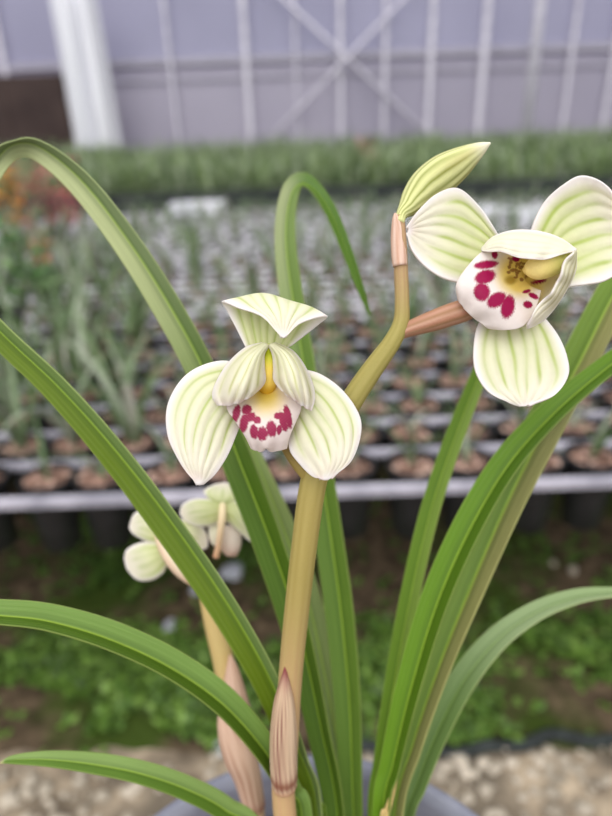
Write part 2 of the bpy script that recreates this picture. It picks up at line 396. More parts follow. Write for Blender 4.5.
PED = lambda s: (lambda u, a: mixc(mixc(lin((176, 122, 100)), lin((146, 112, 76)), .5+.3*math.sin(a*7+s+u)), lin((212, 176, 156)), .35*max(0, math.sin(a*12+1.3*s+.5*math.sin(u*8)))))
tubes('pedicel', [(398,334,.1895,6.5), (408,329,.1895,7.8), (428,322,.1895,10), (448,315,.190,11.2), (466,309,.190,11), (480,303,.1905,8)], 1, MST, fr, PED(1), 34, 20, mod=lambda u, a: 1+.06*math.cos(5*a))

# --- bud ---------------------------------------------------------------
def budcol(u, a):
    s = .5+.5*math.cos(a*11+1.0+u*1.2)
    c = mixc(lin((216, 216, 152)), lin((122, 130, 44)), s**3*.85*sm(1.02, .55, u)*sm(-.02, .1, u) + .1)
    c = mixc(c, lin((150, 128, 62)), .35*sm(.35, .7, u)*max(0, math.cos(a*4-.6)))
    return mixc(c, lin((240, 232, 214)), sm(.72, 1, u)*.8)
bud = tubes('flower_bud', [(399.5,223,.187,4.6), (402,214,.1885,5.8), (408.5,206.5,.191,10), (416,198,.1935,15), (427.4,186,.195,18.6), (442.5,173.6,.195,18.8), (457.7,163.4,.194,15.6), (471,154.6,.1925,10.8), (481.6,148,.1915,6.2), (490.5,142.8,.1905,.8)], 1, MST, orchid, budcol, 60, 40,
            mod=lambda u, a: 1+.05*math.cos(3*a+.8)*sm(0, .3, u)+.018*math.cos(9*a+2))
bud['label'] = 'closed pale green flower bud'
tubes('bract', [(400,266,.188,7.2), (399,255,.188,7.6), (398,240,.188,7.2), (397.5,228,.1878,6.4), (396,219,.1872,4), (395,213,.187,1)], 1, MST, bud,
      lambda u, a: mixc(lin((196, 152, 128)), lin((222, 194, 176)), .5+.5*math.sin(a*6+u*3)), 24, 18)

# --- flower stalks ----------------------------------------------------
def stalkcol(u, a):
    c = mixc(lin((172, 134, 104)), lin((148, 138, 72)), sm(.06, .30, u))
    c = mixc(c, lin((160, 142, 78)), sm(.45, .7, u)); c = mixc(c, lin((190, 152, 112)), sm(.72, .86, u))
    return mixc(c, lin((192, 174, 110)), .3*(.5+.5*math.sin(a*9+.6*math.sin(u*30))))
st = tubes('flower_stalk', [(399,216,.188,5.5), (400,240,.188,6.5), (401,270,.189,7), (402,300,.189,7.2), (401,322,.189,8), (392,342,.189,9), (372,370,.190,10.5), (352,400,.191,11.5), (334,432,.192,12.2), (320,462,.192,13),
           (312,490,.193,13.5), (305,540,.197,13), (298,600,.204,12.6), (291,670,.213,12), (287,740,.222,11.5), (285,816,.232,11.5)], 1, MST, orchid, stalkcol, 150, 22, world_tail=[(-.006, .115, .92, .0042)])
def sheathcol(u, a):
    s = .5+.5*math.sin(a*19+1.8*math.sin(u*7+a*2)); s *= .55+.45*math.sin(a*3+1.2)*math.sin(u*5+a)
    c = mixc(lin((214, 186, 154)), lin((122, 66, 60)), min(1, 1.25*max(0, s)**1.1))
    c = mixc(lin((126, 58, 60)), c, sm(.02, .35, u)); c = mixc(c, lin((118, 60, 40)), .8*math.exp(-((u-.86)/.04)**2))
    return mixc(c, lin((196, 150, 116)), sm(.9, 1, u))
tubes('bract', [(285,667,.2085,.8), (285,676,.209,3.5), (284.5,690,.2105,7.5), (284,706,.213,11), (283.5,730,.217,13.2), (283.5,756,.2215,13.5), (284,776,.2245,13), (284.5,786,.2265,12)], 1, MST, st, sheathcol, 50, 40, mod=lambda u, a: 1+.03*math.sin(a*11))

rs = tubes('flower_stalk', [(203,582,.275,6), (207,598,.275,7.5), (214,625,.274,9.5), (222,655,.273,10.5), (232,700,.273,11), (243,750,.273,10.5), (255,816,.274,10)], 1, MST, orchid,
           lambda u, a: mixc(lin((200, 160, 120)), mixc(lin((198, 172, 112)), lin((206, 170, 136)), sm(.5, .9, u)), sm(.0, .15, u)), 60, 20, world_tail=[(-.035, .150, .92, .005)])
def rsheath(u, a): return mixc(mixc(lin((214, 182, 158)), lin((176, 132, 108)), (.5+.5*math.sin(a*11+u*4))**2), lin((150, 88, 74)), .6*sm(.82, .97, u))
tubes('bract', [(230,655,.268,1), (232,668,.268,6), (234,690,.268,11), (238,712,.269,13), (243,728,.270,12.5), (247,738,.271,11)], 1, MST, rs, rsheath, 34, 24)
tubes('bract', [(222,706,.268,2), (226,718,.268,9), (232,735,.268,14), (240,756,.268,16), (247,775,.269,14), (252,796,.270,12), (254,806,.271,11.5)], 1, MST, rs, rsheath, 34, 24)

# --- rear flowers, seen from behind -----------------------------------
D3 = .272
REAR = dict(amt=.65, base_green=1.0, tipamt=.05, width=.05)
def h3(pts): return [(100 + a/2.291, 460 + b/2.291) for a, b in pts]
h = lambda p, z: mk(h3(p), z)
def rear(name): return name
fb = tubes('flower', [(*h3([(266,222)])[0], D3-.002, 3.4), (*h3([(272,195)])[0], D3-.004, 3.2), (*h3([(276,165)])[0], D3-.005, 3.4), (*h3([(280,130)])[0], D3-.004, 4), (*h3([(282,92)])[0], D3, 3)], 1, MST, orchid,
           lambda u, a: mixc(lin((212, 164, 128)), lin((238, 222, 180)), u), 24, 14)
fb['label'] = 'blurred rear flower seen from behind'
loft('sepal', h([(262,100),(245,85),(238,70),(262,56),(282,52)], [0,1,0,-2,-3]), h([(280,105),(280,92),(281,78),(283,64),(285,52)], [1,2,1,-2,-3]), h([(300,100),(318,90),(332,76),(312,58),(288,52)], [0,1,0,-2,-3]), D3, stripes(5, **REAR), fb, 24, 15)
loft('sepal', h([(280,98),(250,90),(215,90),(190,102),(184,118)], [0,1,1,0,-1]), h([(280,115),(250,116),(222,118),(200,122),(184,122)], [1,3,3,1,-1]), h([(278,138),(255,150),(225,152),(200,142),(186,128)], [0,1,1,0,-1]), D3, stripes(5, **REAR), fb, 24, 15)
loft('sepal', h([(285,98),(310,95),(335,108),(358,140),(371,178)], [0,1,1,0,-1]), h([(285,115),(308,120),(328,140),(348,165),(368,188)], [1,3,3,1,-1]), h([(285,138),(300,148),(320,166),(345,186),(366,192)], [0,1,1,0,-1]), D3, stripes(5, **REAR), fb, 24, 15)
loft('petal', h([(270,140),(252,150),(250,170),(256,190),(270,198)], [0,0,0,0,0]), h([(276,150),(266,162),(264,176),(266,190),(274,200)], [1,2,2,1,0]), h([(284,150),(282,165),(280,180),(278,192),(278,200)], [0,0,0,0,0]), D3+.003, stripes(3, .2, .2, seed=2), fb, 20, 13)
loft('lip', h([(288,150),(276,175),(276,200),(290,218),(304,220)], [0,1,1,1,0]), h([(300,150),(298,172),(300,196),(304,212),(308,220)], [2,4,4,3,0]), h([(312,150),(322,172),(322,196),(316,212),(312,220)], [0,1,1,1,0]), D3+.003, lambda u, v, x, y: mixc(lin((236, 222, 206)), lin((214, 160, 140)), .5*sm(.3, .9, u)), fb, 20, 13)

fa = tubes('flower', [(*h3([(236,290)])[0], D3-.003, 5), (*h3([(215,268)])[0], D3-.005, 9), (*h3([(190,245)])[0], D3-.006, 10.5), (*h3([(165,215)])[0], D3-.006, 10), (*h3([(145,180)])[0], D3-.004, 8), (*h3([(132,152)])[0], D3-.002, 3)], 1, MST, orchid,
           lambda u, a: mixc(lin((226, 182, 120)), mixc(lin((240, 226, 196)), lin((228, 196, 166)), .5+.5*math.sin(a*3)), sm(0, .35, u)), 30, 16)
fa['label'] = 'blurred rear flower seen from the side'
loft('sepal', h([(150,160),(135,125),(108,107),(78,125),(68,150)], [0,1,1,0,-1]), h([(145,178),(125,160),(105,150),(85,150),(68,155)], [1,3,3,1,-1]), h([(140,190),(120,190),(98,182),(78,170),(69,160)], [0,1,1,0,-1]), D3, stripes(4, **REAR), fa, 24, 15)
loft('sepal', h([(150,192),(122,188),(90,190),(62,205),(56,225)], [0,1,1,0,-1]), h([(152,212),(128,222),(104,232),(80,238),(58,236)], [1,3,3,1,-1]), h([(155,232),(145,258),(118,275),(85,274),(62,250)], [0,1,1,0,-1]), D3, stripes(4, **REAR), fa, 24, 15)
loft('sepal', h([(150,130),(180,135),(215,145),(238,158),(246,178)], [0,1,1,0,-1]), h([(160,150),(185,160),(210,168),(230,178),(247,190)], [1,3,3,1,-1]), h([(170,175),(190,190),(212,200),(235,205),(246,200)], [0,1,1,0,-1]), D3+.003, stripes(4, **REAR), fa, 24, 15)

# --- leaves -------------------------------------------------------------
LG, LP, LB, LD = lin((92, 126, 40)), lin((156, 176, 118)), lin((92, 136, 8)), lin((58, 92, 24))
def leaf(pts, base, col=LG, fold=.30, ws=1, tipfade=None, rib=.8, nv=31, side=None, turn=0, basecol=None, tipcol=None):
    """pts: (px, py, depth, width px, turn deg) from the far end to the base; base: world point in the pot"""
    W = []
    for px, py, d, w, tw in pts:
        tw += turn; W.append(tuple(P(px, py, d)) + (w*ws/FPX*d/max(.25, math.cos(math.radians(tw))), math.radians(tw)))
    if base: W.append((base[0], base[1], base[2], W[-1][3]*.75, W[-1][4]))
    n = len(W)-1; nu = 16*n+1; rows, cols, uvs = [], [], []; L = 0; pl = None
    for i in range(nu):
        t = i/(nu-1)*n; q = crom(W, t); a = Vector(crom(W, max(0, t-.03))[:3]); b = Vector(crom(W, min(n, t+.03))[:3]); p = Vector(q[:3])
        T = (b-a).normalized(); V = (p-CAM).normalized()
        S = T.cross(V).normalized(); N = S.cross(T).normalized()
        if N.dot(V) > 0: N = -N
        c, s = math.cos(q[4]), math.sin(q[4]); S, N = S*c+N*s, N*c-S*s
        w = max(q[3], 1e-4)
        if pl is not None: L += (p-pl).length
        pl = p; row = []
        for j in range(nv):
            x = 2*j/(nv-1)-1
            lift = fold*w/2*(math.sqrt(x*x+.004)-.063) + .004*w*math.sin(x*19)
            row.append(p + S*(x*w/2) + N*lift)
            cc = mixc(col, side, sm(-.1, .1, x)) if side else col  # halves toned apart: sky sheen and fold shading painted into the colour
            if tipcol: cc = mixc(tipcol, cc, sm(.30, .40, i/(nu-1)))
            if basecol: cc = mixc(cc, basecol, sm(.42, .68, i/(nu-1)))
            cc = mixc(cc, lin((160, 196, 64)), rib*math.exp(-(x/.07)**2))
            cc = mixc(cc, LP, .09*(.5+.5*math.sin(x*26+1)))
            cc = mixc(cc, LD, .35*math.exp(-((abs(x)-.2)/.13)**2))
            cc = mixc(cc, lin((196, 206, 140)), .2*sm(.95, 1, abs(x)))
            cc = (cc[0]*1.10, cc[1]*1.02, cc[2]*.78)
            if tipfade and i/(nu-1) < .06: cc = mixc(tipfade, cc, i/(nu-1)/.06)
            cols.append(cc); uvs.append((j/(nv-1), L*9))
        rows.append(row)
    v, f, c, uv = solid_grid(rows, cols, .0005, uvs)
    return sub(mesh_obj('leaf', v, f, MLF, orchid, c, uv))

B = lambda x, y: (x, y, .915)
# arching over the upper left, passing behind the front flower
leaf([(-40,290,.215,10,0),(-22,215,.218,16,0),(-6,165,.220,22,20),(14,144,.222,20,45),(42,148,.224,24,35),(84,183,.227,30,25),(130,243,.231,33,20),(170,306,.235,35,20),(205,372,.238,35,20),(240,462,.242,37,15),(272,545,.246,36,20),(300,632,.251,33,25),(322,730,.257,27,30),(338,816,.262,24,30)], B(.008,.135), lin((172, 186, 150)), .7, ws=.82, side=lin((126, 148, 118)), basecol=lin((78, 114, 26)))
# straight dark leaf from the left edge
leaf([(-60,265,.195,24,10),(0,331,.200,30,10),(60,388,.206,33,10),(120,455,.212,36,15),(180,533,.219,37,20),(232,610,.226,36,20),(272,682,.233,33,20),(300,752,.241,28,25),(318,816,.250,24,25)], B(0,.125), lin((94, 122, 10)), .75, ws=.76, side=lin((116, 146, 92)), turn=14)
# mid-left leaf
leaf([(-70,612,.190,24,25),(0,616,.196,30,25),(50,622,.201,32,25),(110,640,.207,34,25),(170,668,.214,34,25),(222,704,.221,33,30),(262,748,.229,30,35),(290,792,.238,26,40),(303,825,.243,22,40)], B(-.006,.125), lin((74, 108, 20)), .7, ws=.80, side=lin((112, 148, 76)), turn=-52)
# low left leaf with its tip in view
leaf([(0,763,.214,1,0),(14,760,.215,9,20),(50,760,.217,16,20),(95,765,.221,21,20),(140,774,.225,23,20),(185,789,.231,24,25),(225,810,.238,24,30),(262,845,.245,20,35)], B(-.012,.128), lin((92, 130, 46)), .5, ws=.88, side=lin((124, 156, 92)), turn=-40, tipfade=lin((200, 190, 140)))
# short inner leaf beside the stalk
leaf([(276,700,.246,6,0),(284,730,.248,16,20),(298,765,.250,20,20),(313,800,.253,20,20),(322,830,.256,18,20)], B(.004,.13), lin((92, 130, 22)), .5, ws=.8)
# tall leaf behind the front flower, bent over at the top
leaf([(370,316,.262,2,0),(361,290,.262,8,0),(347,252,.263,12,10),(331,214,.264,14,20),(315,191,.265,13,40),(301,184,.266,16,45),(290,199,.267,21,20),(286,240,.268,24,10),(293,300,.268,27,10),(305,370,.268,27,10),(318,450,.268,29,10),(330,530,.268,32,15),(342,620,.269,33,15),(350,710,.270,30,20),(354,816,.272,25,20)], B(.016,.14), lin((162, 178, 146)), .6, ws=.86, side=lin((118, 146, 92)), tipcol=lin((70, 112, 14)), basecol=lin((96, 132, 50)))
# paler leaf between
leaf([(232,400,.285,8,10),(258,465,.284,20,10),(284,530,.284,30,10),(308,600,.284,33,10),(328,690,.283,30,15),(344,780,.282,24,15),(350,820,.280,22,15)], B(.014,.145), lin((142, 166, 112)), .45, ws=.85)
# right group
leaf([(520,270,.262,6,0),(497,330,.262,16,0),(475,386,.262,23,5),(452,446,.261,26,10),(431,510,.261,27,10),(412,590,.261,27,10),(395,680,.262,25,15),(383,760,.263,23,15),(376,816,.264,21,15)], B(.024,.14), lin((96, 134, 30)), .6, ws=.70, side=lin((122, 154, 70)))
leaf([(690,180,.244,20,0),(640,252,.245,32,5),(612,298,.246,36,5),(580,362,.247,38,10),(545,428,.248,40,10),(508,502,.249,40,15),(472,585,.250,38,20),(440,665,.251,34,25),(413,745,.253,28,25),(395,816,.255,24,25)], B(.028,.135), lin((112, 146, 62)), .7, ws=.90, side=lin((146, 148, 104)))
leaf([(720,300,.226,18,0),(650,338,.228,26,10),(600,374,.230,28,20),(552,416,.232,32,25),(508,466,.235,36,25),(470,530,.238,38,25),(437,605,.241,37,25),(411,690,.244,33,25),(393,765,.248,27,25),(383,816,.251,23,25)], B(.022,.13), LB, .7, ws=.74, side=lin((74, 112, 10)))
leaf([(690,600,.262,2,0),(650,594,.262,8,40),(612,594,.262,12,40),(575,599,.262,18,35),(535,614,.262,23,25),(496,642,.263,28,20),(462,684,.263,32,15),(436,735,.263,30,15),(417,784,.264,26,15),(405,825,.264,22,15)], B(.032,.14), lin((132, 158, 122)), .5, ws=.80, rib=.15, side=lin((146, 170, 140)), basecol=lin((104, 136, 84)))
leaf([(397,778,.246,1,0),(393,792,.246,4,0),(387,812,.247,6,0),(383,830,.248,6,0)], B(.024,.128), lin((214, 188, 142)), .4)

# --- pot -----------------------------------------------------------------
mb = MBX(); cx, cy, cz = ROOT
mb.lathe([(r*.87, z) for r, z in [(.098, 0), (.104, .004), (.126, .20), (.126, .212), (.134, .214), (.1365, .220), (.1365, .240), (.134, .2465), (.128, .2465), (.125, .240), (.122, .20), (.118, .16)]], 96, (cx, cy, cz))
sub(mb.build('pot', M_POT, orchid, True))
mb = MBX(); rr = []
for i in range(420):
    a, r = random.random()*6.28, .098*math.sqrt(random.random())
    mb.stone((cx+r*math.cos(a), cy+r*math.sin(a), cz+.224-.012*r*r/.0096), random.uniform(.005, .010), .5)
mb.lathe([(.100, .19), (.104, .215), (.04, .226), (.001, .227)], 40, (cx, cy, cz))
sub(mb.build('potting_mix', M_MIX, orchid))

# stand that carries the pot, below the picture
t = thing('plant_stand', 'small wooden plant stand under the large potted orchid', 'stand', (cx, cy-.02, 0))
mb = MBX(); mb.box((cx-.15, cy-.16, .655), (cx+.15, cy+.11, .689)); t['_org'] = tuple(t.location); mb.build('stand_top', M_BROWN, t)
for sx in (-1, 1):
    for y in (-.14, .09):
        mb = MBX(); x = cx+sx*.13; mb.box((x-.014, cy+y-.014, .001), (x+.014, cy+y+.014, .655)); mb.build('leg', M_BROWN, t)

# ------------------------------------------------------------------ ground
def struct(o): o['kind'] = 'structure'; return o
mb = MBX(); mb.add([(-9, -3, 0), (9, -3, 0), (9, 11, 0), (-9, 11, 0)], [(0, 1, 2, 3)]); struct(mb.build('floor', M_GROUND))
YE = .868                                 # where the bare soil meets the pale path
nx, ny = 240, 60; vs = []; fs = []
for i in range(ny+1):
    for j in range(nx+1):
        x = -3+6*j/nx; e = YE + .03*noise.noise(Vector((x*4, 0, 2))) + .012*noise.noise(Vector((x*16, 0, 5))) + .035*sm(.0, -.5, x)
        y = -1 + (e+1)*(i/ny)**.6
        k = min(1, (e-y)/.03)
        vs.append((x, y, .001 + k*(.010+.010*noise.noise(Vector((x*9, y*9, 0)))+.006*noise.noise(Vector((x*30, y*30, 3))))))
for i in range(ny):
    for j in range(nx): a = i*(nx+1)+j; fs.append((a, a+1, a+nx+2, a+nx+1))
struct(mesh_obj('path', vs, fs, M_PATH))
mb = MBX()
for i in range(700):
    x = random.uniform(-1.0, 1.0); y = random.uniform(.62, YE-.02 + .03*random.random()); r = random.choice([.004, .006, .009, .014])*random.uniform(.8, 1.5)
    mb.stone((x, y, .014), r, .55)
tag(mb.build('gravel', M_STONE, None, True), 'pale broken gravel scattered over the path along the bottom edge', 'gravel', None, 'stuff')
# dark edging on the right
vs = []; nE = 60
mb = MBX()
pts = [Vector((.02+1.2*i/nE, (YE+.008)+.012*math.sin(i*.31)+.008*math.sin(i*.83), .010)) for i in range(nE+1)]
for a, b in zip(pts, pts[1:]): mb.tube(a, b+(b-a)*.2, .014, 8)
tag(mb.build('edging_hose', M_EDGE, None, True), 'dark hose lying between the green weeds and the pale gravel', 'hose')

# weeds
mb = MBX()
def leaflet(mb, c, L, a, el, col, w=.5):
    d = Vector((math.cos(a)*math.cos(el), math.sin(a)*math.cos(el), math.sin(el))); s = Vector((-math.sin(a), math.cos(a), 0)); n = d.cross(s)
    c = Vector(c)
    mb.add([c, c+d*L*.45+s*L*w*.5+n*L*-.08, c+d*L, c+d*L*.45-s*L*w*.5+n*L*-.08, c+d*L*.5], [(0, 1, 4), (1, 2, 4), (2, 3, 4), (3, 0, 4)], col)
GC = [lin(c) for c in ((78, 106, 40), (104, 138, 54), (126, 158, 74), (88, 122, 48), (62, 86, 34))]
cnt = 0
while cnt < 3600:
    x, y = random.uniform(-1.15, 1.15), random.uniform(YE+.01, 1.95)
    d = .5+.5*noise.noise(Vector((x*2.6+3.1, y*3.0, 1))) + .3*noise.noise(Vector((x*8, y*8, 4)))
    band = 1-sm(1.08, 1.30, y)            # lush towards the light, sparse under the bench
    if x < -.1: band = max(band, .26*sm(1.35, 1.55, y))
    band *= .35 + .65*max(sm(-.10, -.22, x), sm(.03, .16, x))
    if random.random() > band*sm(.38, .62, d)*1.1 + .03: continue
    cnt += 1; z = .004; sc = random.uniform(.7, 1.3)
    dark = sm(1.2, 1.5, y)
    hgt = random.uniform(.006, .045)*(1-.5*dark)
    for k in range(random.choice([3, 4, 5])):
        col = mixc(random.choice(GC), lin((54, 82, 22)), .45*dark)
        leaflet(mb, (x, y, z+hgt*random.uniform(.5, 1)), .021*sc*random.uniform(.8, 1.3), random.random()*6.28, random.uniform(-.2, .6), col, .75)
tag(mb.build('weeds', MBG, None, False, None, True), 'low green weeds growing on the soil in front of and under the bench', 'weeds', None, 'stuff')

def scrap(px, py, r, sq, mat, name, label, cat):
    p = onz(px, py, .012); mb = MBX(); mb.stone((p.x, p.y, p.z), r, sq, n=9, m=6); o = mb.build(name, mat, None, True, (p.x, p.y, 0)); tag(o, label, cat)
scrap(573, 570, .016, .7, M_STONE, 'stone', 'pale stone on dark soil under the bench, at the right side', 'stone')
scrap(553, 563, .012, .8, M_STONE, 'stone', 'smaller pale stone beside the larger one under the right of the bench', 'stone')
scrap(170, 626, .020, .4, M_PAPER, 'stone', 'lone pale grey stone on dark soil below the rear flowers', 'stone')
scrap(232, 572, .032, .6, M_PAPER, 'stone', 'large pale grey stone just right of the rear flower stalk, under the bench', 'stone')
scrap(196, 590, .022, .6, M_PAPER, 'stone', 'pale grey stone directly below the left rear flower', 'stone')
scrap(222, 748, .018, .7, M_WHITE, 'stone', 'white stone beside the rear flower stalk sheath on the weeds', 'stone')

# ------------------------------------------------------------------ first bench
ZB, Y0, DY, DX = .60, 1.0, .138, .123
NR = 29
M_PALE = noise_mat('pale_steel', (206, 202, 214), (232, 228, 236), 14, .5, .4)  # lighter steel; on far rails the background glare is put into the colour
bench = thing('plant_bench', 'long grey metal bench with slotted rails holding rows of small black pots', 'bench', (0, Y0, 0))
bench['_org'] = tuple(bench.location)
YB = Y0 + DY*NR
for k in range(NR+1):
    y = Y0+DY*k; mb = MBX()
    if k == 0: mb.box((-3.2, y-.010, ZB-.016), (3.2, y+.010, ZB))
    else: hw = .012 if k < 8 else .027; mb.box((-3.2, y-hw, ZB-.010), (3.2, y+hw, ZB))
    mb.build('rail', M_STEEL if k < 8 else M_PALE, bench)
for sx in (-3.18, -1.6, 1.6, 3.18):
    mb = MBX(); mb.box((sx-.02, Y0, ZB-.06), (sx+.02, YB, ZB-.0265)); mb.build('crossbar', M_STEEL, bench)
    for y in (Y0+.03, YB-.03):
        mb = MBX(); mb.box((sx-.02, y-.02, .001), (sx+.02, y+.02, ZB-.06)); mb.build('leg', M_STEEL, bench)

PR = .055
def pot_mesh(mb, c=(0, 0, 0), n=20, col=None):
    mb.lathe([(.036, -.150), (.039, -.148), (PR-.006, -.012), (PR-.006, .003), (PR, .004), (PR, .014), (PR-.004, .014), (PR-.006, .002), (PR-.008, -.006)], n, c, col)
BK = [lin(c) for c in ((150, 118, 104), (176, 142, 126), (118, 92, 80), (200, 170, 154), (96, 76, 68))]
def bark_mesh(mb, c=(0, 0, 0), n=46):
    mb.lathe([(.030, -.03), (PR-.008, -.004), (.02, .004), (.001, .005)], 12, c, BK[2])
    for i in range(n):
        a, r = random.random()*6.28, (PR-.012)*math.sqrt(random.random())
        mb.stone((c[0]+r*math.cos(a), c[1]+r*math.sin(a), c[2]+.005+random.uniform(0, .004)), random.uniform(.005, .009), .6, random.choice(BK), 5, 3)
FG = [lin(c) for c in ((96, 120, 78), (124, 142, 106), (88, 110, 70), (158, 168, 144), (112, 136, 88), (148, 146, 132))]
def strap(mb, c, L, az, lean, w, col, seg=7, droop=1.6):
    c = Vector(c); p = c.copy(); el = math.pi/2 - lean; h = Vector((math.cos(az), math.sin(az), 0)); s = Vector((-math.sin(az), math.cos(az), 0)); vs = []; fs = []
    for i in range(seg+1):
        t = i/seg; ww = w*(.6+.4*math.sin(math.pi*min(1, t*1.3)))*(1-t**4)/2 + .0002
        n = (h*-math.sin(el)+Vector((0, 0, math.cos(el))))
        vs += [p - s*ww + n*ww*.4, p, p + s*ww + n*ww*.4]
        p = p + (h*math.cos(el)+Vector((0, 0, math.sin(el))))*(L/seg); el -= droop/seg*(.4+1.2*t)
    for i in range(seg):
        a = i*3; fs += [(a, a+1, a+4, a+3), (a+1, a+2, a+5, a+4)]
    mb.add(vs, fs, col)
def foliage(mb, c=(0, 0, 0), n=6, L=.17, w=.009, seg=7):
    for i in range(n):
        strap(mb, (c[0]+random.uniform(-.008, .008), c[1]+random.uniform(-.008, .008), c[2]+.003), L*random.uniform(.6, 1.2), i*2.4+random.uniform(-.5, .5), random.uniform(.08, .55), w*random.uniform(.8, 1.25), random.choice(FG), seg, random.uniform(.6, 2.0))

mb = MBX(); pot_mesh(mb, n=24); pot_me = mb.build('pot', M_BLACK, None, True).data
barks, fols, bigs = [], [], []
for i in range(4):
    mb = MBX(); bark_mesh(mb); barks.append(mb.build('potting_bark', M_BARK, None, False, None, True).data)
for i in range(8):
    mb = MBX(); foliage(mb, n=random.choice([4, 5, 6, 7]), L=random.uniform(.13, .22)); fols.append(mb.build('foliage', MBG, None, True, None, True).data)
for i in range(5):
    mb = MBX(); foliage(mb, n=random.choice([8, 9, 10]), L=random.uniform(.24, .34), w=.017); bigs.append(mb.build('foliage', MBG, None, True, None, True).data)
for o in list(C.objects):                 # the masters themselves are not placed
    if o.type == 'MESH' and o.data in [pot_me]+barks+fols+bigs: bpy.data.objects.remove(o)

ORD = ['front', 'second', 'third', 'fourth', 'fifth', 'sixth', 'seventh', 'eighth', 'ninth', 'tenth', 'eleventh', 'twelfth', 'thirteenth', 'fourteenth', 'fifteenth', 'sixteenth', 'seventeenth']
NTH = ['leftmost', 'second from the left', 'third from the left', 'fourth from the left', 'fifth from the left', 'sixth from the left', 'seventh from the left', 'eighth from the left', 'ninth from the left', 'tenth from the left', 'eleventh from the left', 'twelfth from the left']
def px_of(p):
    r = Vector(p)-CAM; d = r.dot(FW); return 306+FPX*r.dot(RT)/d
def place_pot(x, y, label, group, big, rz, sc=1):
    root = thing('potted_seedling', label, 'potted plant', (x, y, ZB-.002), group)
    root.rotation_euler.z = rz; root.scale = (sc, sc, sc if not big else 1)
    for nm, me in (('pot', pot_me), ('potting_bark', random.choice(barks)), ('foliage', random.choice(bigs if big else fols))):
        o = bpy.data.objects.new(nm, me); C.objects.link(o); o.parent = root
BUSH = [(q.x, q.y) for q in (ony(48, 200, 3.6), ony(4, 180, 3.5), ony(44, 280, 2.55), ony(6, 330, 1.95))]
OUT = []; total = 0; first_far = NR
for k in range(NR):
    y = Y0+DY*(k+.5); xs = []; outer = []
    j0 = -40
    off = .082 + random.uniform(-.06, .06)*(k > 0)
    for j in range(j0, 41):
        x = j*DX+off
        if -22 < px_of((x, y, ZB)) < 634: xs.append(x)
        elif abs(x) < 1.9: outer.append(x)
    if total + len(xs) > 300: first_far = k; break
    xs = [x for x in xs if not any((bx-x)**2+(by-y)**2 < .02 for bx, by in BUSH)]
    total += len(xs); OUT.append((k, y, outer))
    n = 0
    for x in xs:
        xx = x+random.uniform(-.012, .012); big = (px_of((x, y, ZB)) < 150 and k > 0 and random.random() < .65) or (k > 2 and random.random() < .10)
        if k == 0: lab, gr = 'black pot of brown bark, ' + NTH[n] + ' in the bench\'s front row', 'pots in the front row of the bench'
        else: lab, gr = 'small orchid in a black pot, in the %s row back from the bench\'s front edge' % ORD[k], 'pots in the %s row of the bench' % ORD[k]
        place_pot(xx, y+random.uniform(-.004, .004), lab, gr, big, random.random()*6.28, 1 if k < 8 else .78); n += 1
mp_ = MBX()
for k, y, outer in OUT:
    for x in outer:
        pot_mesh(mp_, (x, y, ZB-.002), 10, lin((34, 34, 38))) if k < 8 else mp_.lathe([(.028, -.11), (.038, -.01), (.041, .008), (.036, .008), (.034, -.004)], 10, (x, y, ZB-.002), lin((34, 34, 38)))
        mp_.lathe([(.03, -.02), (.035, -.002), (.001, .004)], 8, (x, y, ZB-.002), random.choice(BK))
        foliage(mp_, (x, y, ZB-.002), random.choice([3, 4, 5]), random.uniform(.12, .24), .011, 5)
for k in range(first_far, NR):
    y = Y0+DY*(k+.5)
    for j in range(-24, 25):
        x = j*DX+.03+.05*math.sin(k*2.3)+random.uniform(-.012, .012)
        if random.random() < .12 or any((bx-x)**2+(by-y)**2 < .02 for bx, by in BUSH): continue
        mp_.lathe([(.028, -.11), (.038, -.01), (.041, .008), (.036, .008), (.034, -.004)], 10, (x, y, ZB-.002), lin((34, 34, 38)))
        mp_.lathe([(.03, -.02), (.035, -.002), (.001, .004)], 8, (x, y, ZB-.002), random.choice(BK))
        foliage(mp_, (x, y, ZB-.002), random.choice([2, 3, 4, 5]), random.uniform(.10, .22), .011, 5)
tag(mp_.build('potted_seedlings', MBG, None, True, None, True), 'rows of small potted orchids filling the far half and outer ends of the first bench', 'potted plants', None, 'stuff')

# white trays among the far pots
def tray(px, py, w, l, label, z=ZB+.03):
    p = onz(px, py, z); mb = MBX(); t_ = .008; x0, x1, y0, y1 = p.x-w/2, p.x+w/2, p.y-l/2, p.y+l/2
    mb.box((x0, y0, z-.03), (x1, y1, z-.02))
    for lo, hi in (((x0, y0), (x1, y0+t_)), ((x0, y1-t_), (x1, y1)), ((x0, y0), (x0+t_, y1)), ((x1-t_, y0), (x1, y1))):
        mb.box((lo[0], lo[1], z-.02), (hi[0], hi[1], z+.03))
    mb.box((x0+t_, y0+t_, z-.02), (x1-t_, y1-t_, z+.02))
    tag(mb.build('seed_tray', M_WHITE, None, False, (p.x, p.y, z-.03)), label, 'tray')

